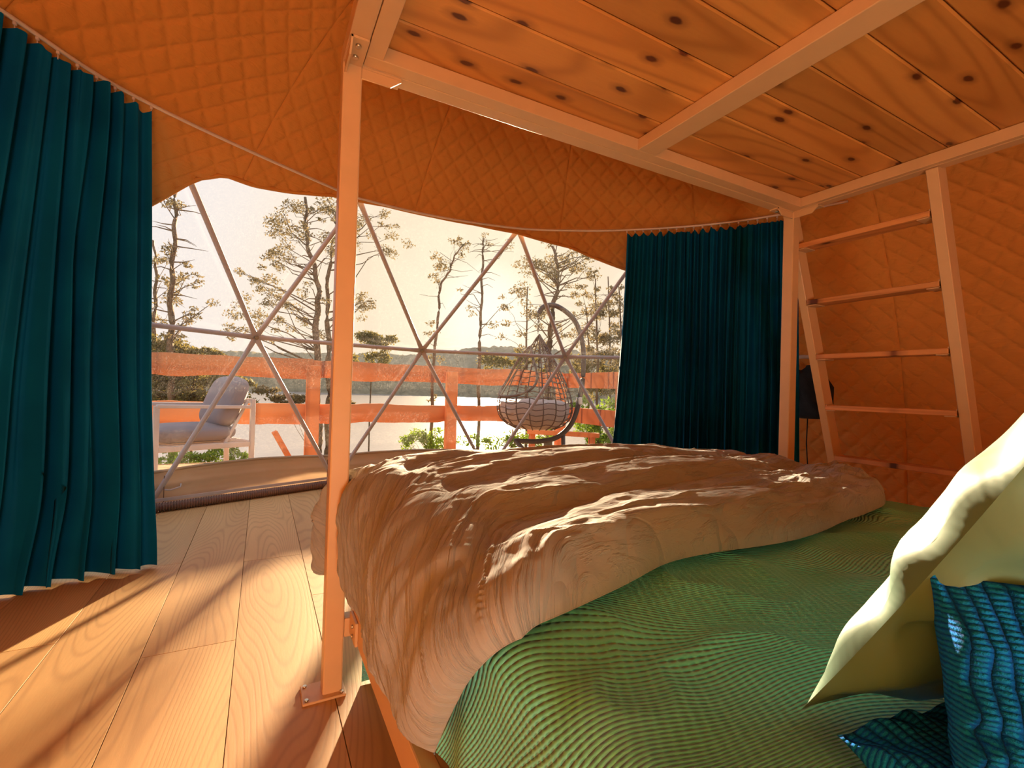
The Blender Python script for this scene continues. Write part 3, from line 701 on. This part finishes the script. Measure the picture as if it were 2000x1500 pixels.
# dark jacket on a hook by the ladder
jp = np.array([4.16, 2.36, 0])
J = empty('jacket', (4.16, 2.36, .8), label='small black jacket hanging on the right wall behind the ladder', cat='jacket')
th = np.linspace(0, 2*math.pi, 26, endpoint=False)[None]; hh = np.linspace(0, 1, 26)[:, None]
rj = (.04+.075*sst(0, .25, hh)+.02*np.sin(hh*9))*(1+.18*fbm(np.cos(th)*2+hh*0, np.sin(th)*2+hh*5, 3.))*np.where(hh > .97, .6, 1)
P = np.stack([jp[0]+rj*.55*np.cos(th), jp[1]+rj*np.sin(th), 1.28-.46*hh+0*th], -1)
link('body', grid('body', P, wrap=True), M_BLACK, J)
for sg in (-1, 1): MB().tube([(4.15, 2.36+sg*.06, 1.22), (4.13, 2.36+sg*.15, 1.08), (4.12, 2.36+sg*.165, .90)], [.04, .05, .035], 10).build('sleeve', M_BLACK, J)
MB().tube([(4.16, 2.36+.02, .83), (4.15, 2.38, .6), (4.16, 2.37, .42)], .005, 5).build('cord', M_BLACK, J)
MB().tube([(4.30, 2.42, 1.33), (4.17, 2.37, 1.33), (4.15, 2.36, 1.27)], .006, 5).build('hook', M_BOLT, J)

# ================================================================== OUTSIDE
# deck
deck = empty('deck', (1.5, 6., -.03), kind='structure')
yy = 3.6
while yy < 6.95:
    r2 = RD+.08-1e-3; dy = yy-CY
    segs = []
    if dy < r2:
        hx = math.sqrt(r2*r2-dy*dy); segs = [(-4.6, CX-hx), (CX+hx, 4.75)]
    else: segs = [(-4.6, 4.75)]
    for a, b in segs:
        if b-a > .1: MB().span((a, yy, -.06), (b, yy+.135, -.03+.0), bev=.003).build('deck_plank', M_DECK, deck)
    yy += .142
MB().span((-4.6, 6.93, -.26), (4.75, 6.98, -.03)).build('edge_joist', M_RAIL, deck)
# railing
rg = empty('deck_railing', (2.5, 6.8, -.03), label='rough sawn orange timber railing along the deck edge', cat='railing')
for x in (-3.3, -1.35, .60, 2.55, 4.55):
    MB().span((x-.085, 6.70, -.03), (x+.085, 6.80, 1.24), bev=.008).build('post', M_RAIL, rg)
MB().bar((4.60, 5.3, -.03), (4.60, 5.3, 1.24), .09, .10, bev=.006).build('post', M_RAIL, rg)
def waney(x0, x1, z0, z1, y, amp=.012, seed=0.):
    n = 60; xs = np.linspace(x0, x1, n); P = np.zeros((n, 8, 3))
    for i, x in enumerate(xs):
        a = z0+amp*fbm(x*2.3, seed, 0., 3); b = z1+amp*fbm(x*2.1, seed+4, 0., 3)
        P[i] = [(x, y, a+.005), (x, y+.005, a), (x, y+.04, a), (x, y+.045, a+.005), (x, y+.045, b-.005), (x, y+.04, b), (x, y+.005, b), (x, y, b-.005)]
    return P
for (x0, x1, z0, z1, s) in ((-4.5, .60, 1.05, 1.31, 1.), (.605, 4.62, 1.06, 1.31, 2.), (-4.5, .60, .46, .73, 3.), (.605, 4.62, .47, .73, 4.)):
    me = grid('rail_board', waney(x0, x1, z0, z1, 6.802, .016, s), wrap=True, smooth=False); c = center_mesh(me)
    o = link('rail_board', me, M_RAIL, rg); o.location = c
for z0, z1 in ((1.05, 1.30), (.47, .72)): MB().span((4.65, 4.2, z0), (4.69, 6.85, z1), bev=.004).build('rail_board', M_RAIL, rg)
MB().bar((4.2, 6.2, .02), (3.7, 6.75, .0), .10, .10, bev=.005).build('kick_brace', M_RAIL, rg)
tb = MB().bar((.36, 6.88, -.02), (.16, 6.84, .36), .09, .06, bev=.004).build('brace', M_RAIL, rg)
bb = MB().bar((3.72, 6.42, .34), (4.50, 5.62, .34), .10, .07, bev=.005); bb.bar((3.80, 6.42, -.03), (3.80, 6.42, .32), .08, .08, bev=.004); bb.bar((4.42, 5.70, -.03), (4.42, 5.70, .32), .08, .08, bev=.004)
bb.build('timber_bench', M_RAIL, label='low sawn timber bench on the deck beside the hanging chair', cat='bench')

# lounge armchair
ac = empty('lounge_armchair', (-.08, 6.0, -.03), label='white framed outdoor armchair with grey cushions on the deck', cat='armchair')
a_ = V((-.913, -.407, 0)); b_ = V((-.407, .913, 0)); o_ = V((-.08, 5.93, -.03)); b_ = b_*.92
def cp(u, v, z): return o_+a_*u+b_*v+V((0, 0, z))
def cbar(p, q, w, d, name='frame_bar', up=(0, 0, 1)): MB().bar(cp(*p), cp(*q), w, d, up=up, bev=.004).build(name, M_CHAIRF, ac)
for v in (0, .72):
    cbar((0, v, 0), (0, v, .84), .045, .045, 'leg', a_); cbar((.88, v, 0), (.88, v, .77), .045, .045, 'leg', a_)
    cbar((.02, v, .75), (.88, v, .765), .055, .035, 'arm'); cbar((.02, v, .345), (.86, v, .345), .03, .055, 'seat_rail')
cbar((.0, .02, .345), (.0, .70, .345), .03, .055, 'seat_rail'); cbar((.88, .02, .345), (.88, .70, .345), .03, .055, 'seat_rail'); cbar((0, 0, .82), (0, .72, .82), .035, .04, 'back_rail')
cbar((.26, .04, .36), (.04, .04, .82), .03, .03, 'back_post'); cbar((.26, .68, .36), (.04, .68, .82), .03, .03, 'back_post')
for v in (.1, .24, .38, .52, .64): cbar((.02, v, .372), (.86, v, .372), .05, .012, 'seat_slat')
def cushion(name, c, ax, ay, sx, sy, sz):
    ax = V(ax).normalized(); az = ax.cross(V(ay)).normalized(); ay = az.cross(ax)
    n = 26; s = np.linspace(-1, 1, n)
    b = bmesh.new(); bmesh.ops.create_cube(b, size=2.); bmesh.ops.subdivide_edges(b, edges=b.edges, cuts=11, use_grid_fill=True)
    for v in b.verts:
        x, y, z = v.co
        r = (abs(x)**5+abs(y)**5+abs(z)**3)**(1/4.2); f = 1/max(r, .6)
        x2, y2, z2 = x*f, y*f, z*f
        z2 *= .80+.22*(1-x*x)*(1-y*y)
        v.co = V(c)+ax*x2*sx/2+ay*y2*sy/2+az*z2*sz/2
    for f in b.faces: f.smooth = True
    me = D.meshes.new(name); b.to_mesh(me); b.free(); return me
link('seat_cushion', cushion('seat_cushion', cp(.50, .36, .475), a_, b_, .78, .66, .20), M_CUSH, ac)
bk = V((0, 0, 1))-a_*.38
link('back_cushion', cushion('back_cushion', cp(.17, .36, .80), bk, b_, .58, .66, .26), M_CUSH, ac)

# egg chair -----------------------------------------------------------
EC = np.array([3.17, 5.33, -.03])
st = empty('chair_stand', tuple(EC), label='dark curved steel stand holding the hanging wicker chair', cat='stand')
e_r = np.array([math.cos(YAW), -math.sin(YAW), 0.]); e_f = np.array([math.sin(YAW), math.cos(YAW), 0.])
def ep(a, b, z): return EC+e_r*a+e_f*b+np.array([0, 0, z])
arch = catmull([ep(-.25, .05, .345), ep(.10, .05, .35), ep(.34, .05, .42), ep(.52, .05, .62), ep(.61, .05, .95), ep(.645, .05, 1.3), ep(.62, .05, 1.68), ep(.50, .05, 1.98), ep(.27, .05, 2.15), ep(.10, .05, 2.14), ep(.03, .05, 2.04)], 10)
MB().tube(arch, .033, 10).build('arch_tube', M_STAND, st)
for s in (-1, 1): MB().tube([ep(-.22, .05, .345), ep(-.1, .05+s*.22, .20), ep(.0, .05+s*.40, .03), ep(.36, .05+s*.45, .025)], .025, 8).build('base_tube', M_STAND, st)
MB().tube([ep(.40, .05, .46), ep(.42, .05, .025)], .028, 8).build('base_tube', M_STAND, st)
MB().box(V(ep(.60, .05, .90)), (.05, .09, .10), bev=.01).build('clamp', M_GLASSC, st)
ch = MB()
for k in range(11):
    z = 2.02-k*.022; p = ep(.03, .05, z); q = [V(p)+V((0, 0, .022*math.sin(t)))+(V(e_r) if k % 2 else V(e_f))*.012*math.cos(t) for t in np.linspace(0, 2*math.pi, 8, endpoint=False)]
    ch.tube(q, .004, 5, closed=True)
ch.build('chain', M_STAND, st)
eg = empty('hanging_chair', tuple(ep(0, 0, .5)), label='brown wicker egg chair hanging on the deck with a grey cushion', cat='hanging chair')
TZ, BZ = 1.77, .50
def shell(th, h):
    """h 0 bottom..1 top; th around; opening faces left-front"""
    r = .50*max(math.sin(math.pi*min(h+.012, 1)**.50), 0)**.85 if h < 1 else 0
    return r
def eggp(th, h):
    r = shell(th, h); return ep(.03+r*math.cos(th)*1.0-.10*math.sin(math.pi*h)*.3+.02*h, .05+r*math.sin(th)*.85, BZ+(TZ-BZ)*h)
OPEN = lambda th, h: (h > .36 and math.cos(th-R(215)) > .35+.9*(max(h-.7, 0)))
for th in np.arange(0, 360, 20):
    pts = [eggp(R(th), h) for h in np.linspace(0.01, 1, 22) if not OPEN(R(th), h)]
    if len(pts) > 3: MB().tube(pts, .008, 6).build('wicker_rib', M_WICK, eg)
for k, h in enumerate(np.linspace(.06, .94, 17)):
    run = []; ths = np.arange(0, 361, 9)
    for th in np.concatenate([ths+215]):
        if OPEN(R(th), h):
            if len(run) > 2: MB().tube(run, .006, 5).build('wicker_band', M_WICK, eg)
            run = []
        else: run.append(eggp(R(th)+.0, h+.012*math.sin(R(th)*9)))
    if len(run) > 2: MB().tube(run, .006, 5).build('wicker_band', M_WICK, eg)
rim = []
for t in np.linspace(0, 2*math.pi, 40, endpoint=False):
    # rim around the opening
    h = .60+.26*math.cos(t); w = .95*math.sin(t)*(1-.25*math.cos(t)); rim.append(eggp(R(215)+w, h))
MB().tube(rim, .017, 8, closed=True).build('rim', M_WICK, eg)
th = np.linspace(0, 2*math.pi, 40, endpoint=False)
P = np.array([[np.array(eggp(t, h)-ep(.03, .05, 0)*[1, 1, 0])*[.92, .92, 1]+ep(.03, .05, 0)*[1, 1, 0]+[0, 0, .012] for t in th] for h in np.linspace(.0, .27, 10)])
link('cushion_shell', grid('cushion_shell', P, wrap=True), M_CUSH2, eg)
for k, (dx, dy, dz, sx, sy, sz) in enumerate([(-.24, -.05, .80, .36, .5, .16), (.04, .02, .79, .36, .6, .16), (.24, .0, .84, .34, .46, .22), (0, .22, .86, .5, .3, .2)]):
    me = cushion('seat_cushion', ep(.03+dx, .05+dy, dz-.05), e_r, e_f, sx, sy, sz); link('seat_cushion', me, M_CUSH2, eg)

# ground, lake, far shore
def terrain(name, x0, x1, y0, y1, nx, ny, f, mat, **k):
    X, Y = np.meshgrid(np.linspace(x0, x1, nx), np.linspace(y0, y1, ny), indexing='ij'); P = np.stack([X, Y, f(X, Y)], -1)
    return link(name, grid(name, P), mat, **k)
def gz(X, Y):
    d = np.maximum(Y-7, 0); return -.8-1.2*(1-np.exp(-d/3.))-.115*d+.25*fbm(X*.3, Y*.3, 2., 3)-.5*sst(0, 10, np.abs(X-1)-8)*0
terrain('ground', -70, 90, -40, 95, 160, 135, gz, M_GROUND, kind='structure')
LZ = -9.0
link('lake', grid('lake', np.array([[[-900, 40, LZ], [-900, 1200, LZ]], [[1400, 40, LZ], [1400, 1200, LZ]]], float)), M_WATER, kind='structure')
def ridge(name, depth, prof_, mat, zbase, thick, rough, step=4.):
    pxs = np.arange(-500, 2600, step); tops = np.interp(pxs, [p[0] for p in prof_], [p[1] for p in prof_])
    rows = []
    for i, px in enumerate(pxs):
        p = at_depth(px, 750, depth); d = np.array([p[0], p[1]])-CAM[:2]; L_ = np.linalg.norm(d); d /= L_
        zt = at_depth(px, tops[i], depth)[2]
        col = []
        for t in np.linspace(0, 1, 14):
            z = zbase+(zt-zbase)*math.sin(t*math.pi/2)**.9+rough*float(fbm(px*.13, t*6, depth, 4))*(t > .05)
            q = CAM[:2]+d*(L_+thick*t); col.append((q[0], q[1], z))
        rows.append(col)
    return link(name, grid(name, np.array(rows), flip=True), mat, kind='structure')
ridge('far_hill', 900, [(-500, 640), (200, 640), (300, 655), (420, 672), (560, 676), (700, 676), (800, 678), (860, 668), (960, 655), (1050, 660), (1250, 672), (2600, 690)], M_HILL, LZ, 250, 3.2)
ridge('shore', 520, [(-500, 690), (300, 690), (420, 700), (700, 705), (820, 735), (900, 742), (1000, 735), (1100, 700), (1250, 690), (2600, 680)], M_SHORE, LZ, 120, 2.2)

# trees -----------------------------------------------------------------
def leaves(clumps, size, seed, flatz=.6, elong=1.):
    """clumps: (center, radius, count) -> tri soup of small blades"""
    r = np.random.default_rng(seed); Vs = []
    for c, rad, n in clumps:
        n = int(n); d = r.normal(size=(n, 3)); d /= np.linalg.norm(d, axis=1)[:, None]
        p = np.array(c)+d*(rad*r.random((n, 1))**.45)*[1, 1, flatz]
        a = r.normal(size=(n, 3)); a /= np.linalg.norm(a, axis=1)[:, None]; b = r.normal(size=(n, 3)); b = np.cross(a, b); b /= np.linalg.norm(b, axis=1)[:, None]
        s = size*(.6+.8*r.random((n, 1)))
        Vs.append(np.stack([p-b*s*.35, p+b*s*.35, p+a*s*elong], 1))
    A = np.concatenate(Vs).reshape(-1, 3); k = len(A)//3
    me = D.meshes.new('foliage'); me.vertices.add(len(A)); me.vertices.foreach_set('co', A.ravel()); me.loops.add(k*3); me.loops.foreach_set('vertex_index', np.arange(k*3, dtype=np.int32))
    me.polygons.add(k); me.polygons.foreach_set('loop_start', (np.arange(k)*3).astype(np.int32)); me.polygons.foreach_set('loop_total', np.full(k, 3, np.int32)); me.update(calc_edges=True); return me
def tree(label, depth, trunk, rad, blobs, seed, name='pine_tree', mat=M_NEEDLE, leaf=.065, dens=1., branch=True, twigs=0, group=None):
    """trunk: photo points from base up, blobs: (px, py, r_px, n_clumps)"""
    r = random.Random(seed); pts = [at_depth(px, py, depth) for px, py in trunk]; s = depth/FPX
    base = np.array(pts[0]); gzv = float(gz(np.array(base[0]), np.array(base[1])))
    if gzv < base[2]: pts = [np.array([base[0], base[1], gzv-.2])]+pts
    tp = catmull(pts, 8); n = len(tp)
    tp = tp+np.array([[.03*math.sin(i*1.3+seed), .03*math.cos(i*.9+seed), 0] for i in range(n)])*min(1, rad*8)
    T_ = empty(name, (float(tp[0][0]), float(tp[0][1]), float(tp[0][2])), label=label, cat='tree' if 'tree' in name else 'shrub', group=group)
    mb = MB(); mb.tube(tp, [rad*(1-.72*i/n) for i in range(n)], 7)
    clumps = []
    for (px, py, rp, nc) in blobs:
        for k in range(nc):
            a = r.uniform(0, 2*math.pi); q = math.sqrt(r.random())*rp
            c = at_depth(px+q*math.cos(a), py+q*math.sin(a)*.8, depth+r.uniform(-1, 1)*rp*s*.8)
            cr_ = s*r.uniform(.22, .40)*rp if rp > 30 else s*rp*r.uniform(.45, .65)
            cr_ = min(cr_, .55); clumps.append((c, cr_, 95*dens*(cr_/.35)**1.4+14))
            if branch and (k % 5 != 1) and (rp < 30 or k % 5 != 3):
                # limb from the trunk below the clump, sagging then rising
                zz = c[2]-abs(r.gauss(.15, .35))-.25*np.linalg.norm(c[:2]-tp[n//2][:2]); j = int(np.argmin(np.abs(tp[:, 2]-zz)+.0)); j = max(2, min(j, n-1)); b0 = tp[j]
                mid = (b0+c)/2+np.array([r.uniform(-.12, .12), r.uniform(-.12, .12), r.uniform(-.15, .15)])
                m2 = b0*.25+c*.75+np.array([r.uniform(-.1, .1), 0, r.uniform(-.1, .12)])
                rb = max(.006, rad*.16*r.uniform(.6, 1.1)); mb.tube([b0, mid, m2, c], [rb, rb*.75, rb*.5, rb*.25], 4, cap=False)
                for e in range(3):
                    t = r.uniform(.4, 1); w = mid*(1-t)+c*t; w2 = w+np.array([r.uniform(-1, 1), r.uniform(-1, 1), r.uniform(-.3, .7)])*cr_*.9; mb.tube([w, w2], [rb*.35, rb*.15], 3, cap=False)
    for k in range(twigs):
        j = r.randrange(n//4, n-1); a = r.uniform(0, 6.28); ln = r.uniform(.3, .9); b0 = tp[j]; d = np.array([math.cos(a), math.sin(a), r.uniform(-.25, .2)])
        mb.tube([b0, b0+d*ln*.5+[0, 0, .03], b0+d*ln+[0, 0, r.uniform(-.1, .15)]], [rad*.16, rad*.1, .003], 4, cap=False)
    mb.build('trunk', M_BARK, T_)
    if clumps: link('foliage', leaves(clumps, leaf, seed), mat, T_, kind='stuff')
    return T_
tree('tall bare-trunked pine at the far left of the window', 11.5, [(338, 850), (334, 700), (335, 560), (342, 440), (341, 366)], .11, [(338, 385, 26, 4), (350, 540, 45, 7), (380, 600, 40, 6), (330, 640, 40, 5), (320, 500, 30, 3)], 1, twigs=26, dens=.8)
tree('shorter pine half hidden by the left curtain', 12.5, [(300, 800), (301, 640), (305, 540), (300, 470)], .08, [(300, 505, 36, 7), (300, 570, 46, 9), (312, 640, 40, 7), (290, 450, 26, 2)], 2, twigs=14)
tree('broad many-branched pine left of the near loft post', 13., [(622, 860), (618, 640), (622, 560), (600, 470), (598, 385)], .12, [(560, 470, 55, 13), (530, 500, 40, 8), (500, 525, 36, 7), (585, 420, 40, 9), (625, 420, 36, 9), (540, 570, 50, 9), (500, 620, 55, 9), (470, 640, 36, 5), (600, 590, 45, 8), (640, 480, 30, 5), (545, 640, 36, 5)], 3, twigs=22, leaf=.06)
tree('two-stemmed pine behind the near loft post', 14.5, [(640, 860), (642, 700), (640, 560), (655, 440)], .13, [(700, 430, 40, 8), (740, 440, 36, 6), (775, 478, 26, 5), (690, 600, 36, 8), (715, 600, 22, 3), (650, 400, 30, 6), (670, 480, 30, 4), (600, 640, 40, 4)], 4, twigs=12, leaf=.06)
tree('thin crooked young pine bending to the right', 11., [(842, 880), (846, 720), (856, 620), (860, 560), (878, 530), (888, 500), (908, 475)], .045, [(866, 512, 24, 5), (890, 485, 20, 4), (850, 550, 16, 3), (905, 470, 16, 3), (840, 640, 20, 3), (845, 700, 20, 3), (850, 780, 16, 2)], 5, leaf=.055, twigs=12, dens=.7)
tree('slender straight pine in front of the low sun', 12.5, [(934, 880), (936, 700), (940, 600), (943, 500), (944, 465)], .065, [(944, 470, 16, 2), (985, 480, 20, 2), (900, 560, 16, 1), (1000, 575, 20, 2), (905, 610, 20, 2)], 6, leaf=.05, twigs=34, dens=.5)
tree('thin bare pine between the sun and the hanging chair', 15., [(1028, 870), (1028, 700), (1030, 560)], .06, [(1010, 560, 30, 4), (1040, 600, 30, 4), (1000, 640, 40, 4), (1050, 660, 40, 5), (990, 590, 20, 2)], 7, leaf=.07, twigs=20, dens=.7)
tree('large forked pine with dense crown behind the hanging chair', 14., [(1070, 860), (1072, 700), (1078, 620), (1090, 540), (1080, 480)], .13, [(1075, 500, 42, 12), (1120, 510, 40, 10), (1060, 530, 30, 7), (1150, 520, 30, 6), (1100, 550, 34, 6), (1020, 520, 24, 4), (1140, 600, 36, 7), (1050, 620, 40, 6), (1110, 650, 36, 6)], 8, twigs=16, leaf=.06)
for k, (x, y0, h, dd) in enumerate([(1165, 860, 545, 15.), (1190, 870, 540, 16.), (1212, 860, 560, 14.), (1148, 860, 600, 17.)]):
    tree(['second thin pine from the left in the clump by the right curtain', 'third thin pine from the left in the clump by the right curtain', 'thin pine nearest the right curtain edge', 'leftmost thin pine of the clump by the right curtain'][k], dd, [(x, y0), (x+2, 700), (x-3, h)], .06, [(x, 600, 22, 4), (x+5, 650, 26, 6), (x-4, 700, 28, 6), (x+3, 750, 26, 5), (x-6, 570, 18, 2)], 20+k, twigs=14, leaf=.08, group='thin pines by the right curtain')
# bushes
def bush(label, depth, blobs, seed, mat, leaf, name='shrub', dens=1.4):
    px = sum(b[0] for b in blobs)/len(blobs); py = max(b[1]+b[2]*.6 for b in blobs)
    tree(label, depth, [(px, py), (px, py-6), (px+2, min(b[1] for b in blobs))], .04, blobs, seed, name, mat, leaf, dens)
bush('dense olive thicket behind the railing at the left', 12., [(300, 690, 40, 22), (350, 700, 44, 26), (400, 705, 36, 18), (310, 750, 44, 26), (370, 752, 44, 26), (420, 760, 40, 26), (470, 765, 34, 16), (440, 735, 24, 12), (330, 775, 40, 22)], 31, M_OLIVE, .08, dens=2.)
bush('low bright green shrub under the armchair', 9., [(330, 895, 20, 8), (370, 895, 22, 9), (410, 893, 22, 9), (450, 892, 20, 8), (480, 890, 14, 4)], 32, M_BRIGHT, .05, dens=2.2)
bush('dark evergreen boughs behind the armchair', 13., [(520, 770, 26, 7), (560, 778, 24, 7), (590, 790, 22, 6), (660, 790, 20, 5), (680, 797, 16, 3)], 33, M_NEEDLE, .08)
bush('green bush beyond the railing right of the near post', 10., [(810, 860, 24, 12), (845, 858, 24, 12), (872, 866, 18, 7)], 34, M_BRIGHT, .05, dens=2.)
bush('light green bush beyond the railing left of the hanging chair', 10.5, [(920, 862, 22, 8), (960, 862, 24, 9), (1000, 858, 26, 11), (1040, 855, 26, 11), (1075, 838, 22, 8)], 35, M_BRIGHT, .05, dens=1.8)
bush('bright green bush at the foot of the right pines', 10.5, [(1150, 820, 28, 14), (1190, 800, 26, 12), (1165, 855, 26, 12), (1205, 840, 24, 10), (1135, 790, 20, 6)], 36, M_BRIGHT, .06, dens=1.9)
bush('leafy treetops above the railing right of the near post', 22., [(715, 668, 24, 8), (750, 672, 22, 8), (700, 705, 30, 8), (735, 710, 24, 6)], 37, M_OLIVE, .11, dens=1.3)
bush('brownish young growth behind the railing by the hanging chair', 16., [(960, 715, 30, 9), (1000, 700, 34, 10), (1040, 720, 36, 12), (1120, 720, 36, 14), (1160, 760, 34, 14), (1195, 740, 30, 12)], 38, M_OLIVE, .09, dens=1.3)
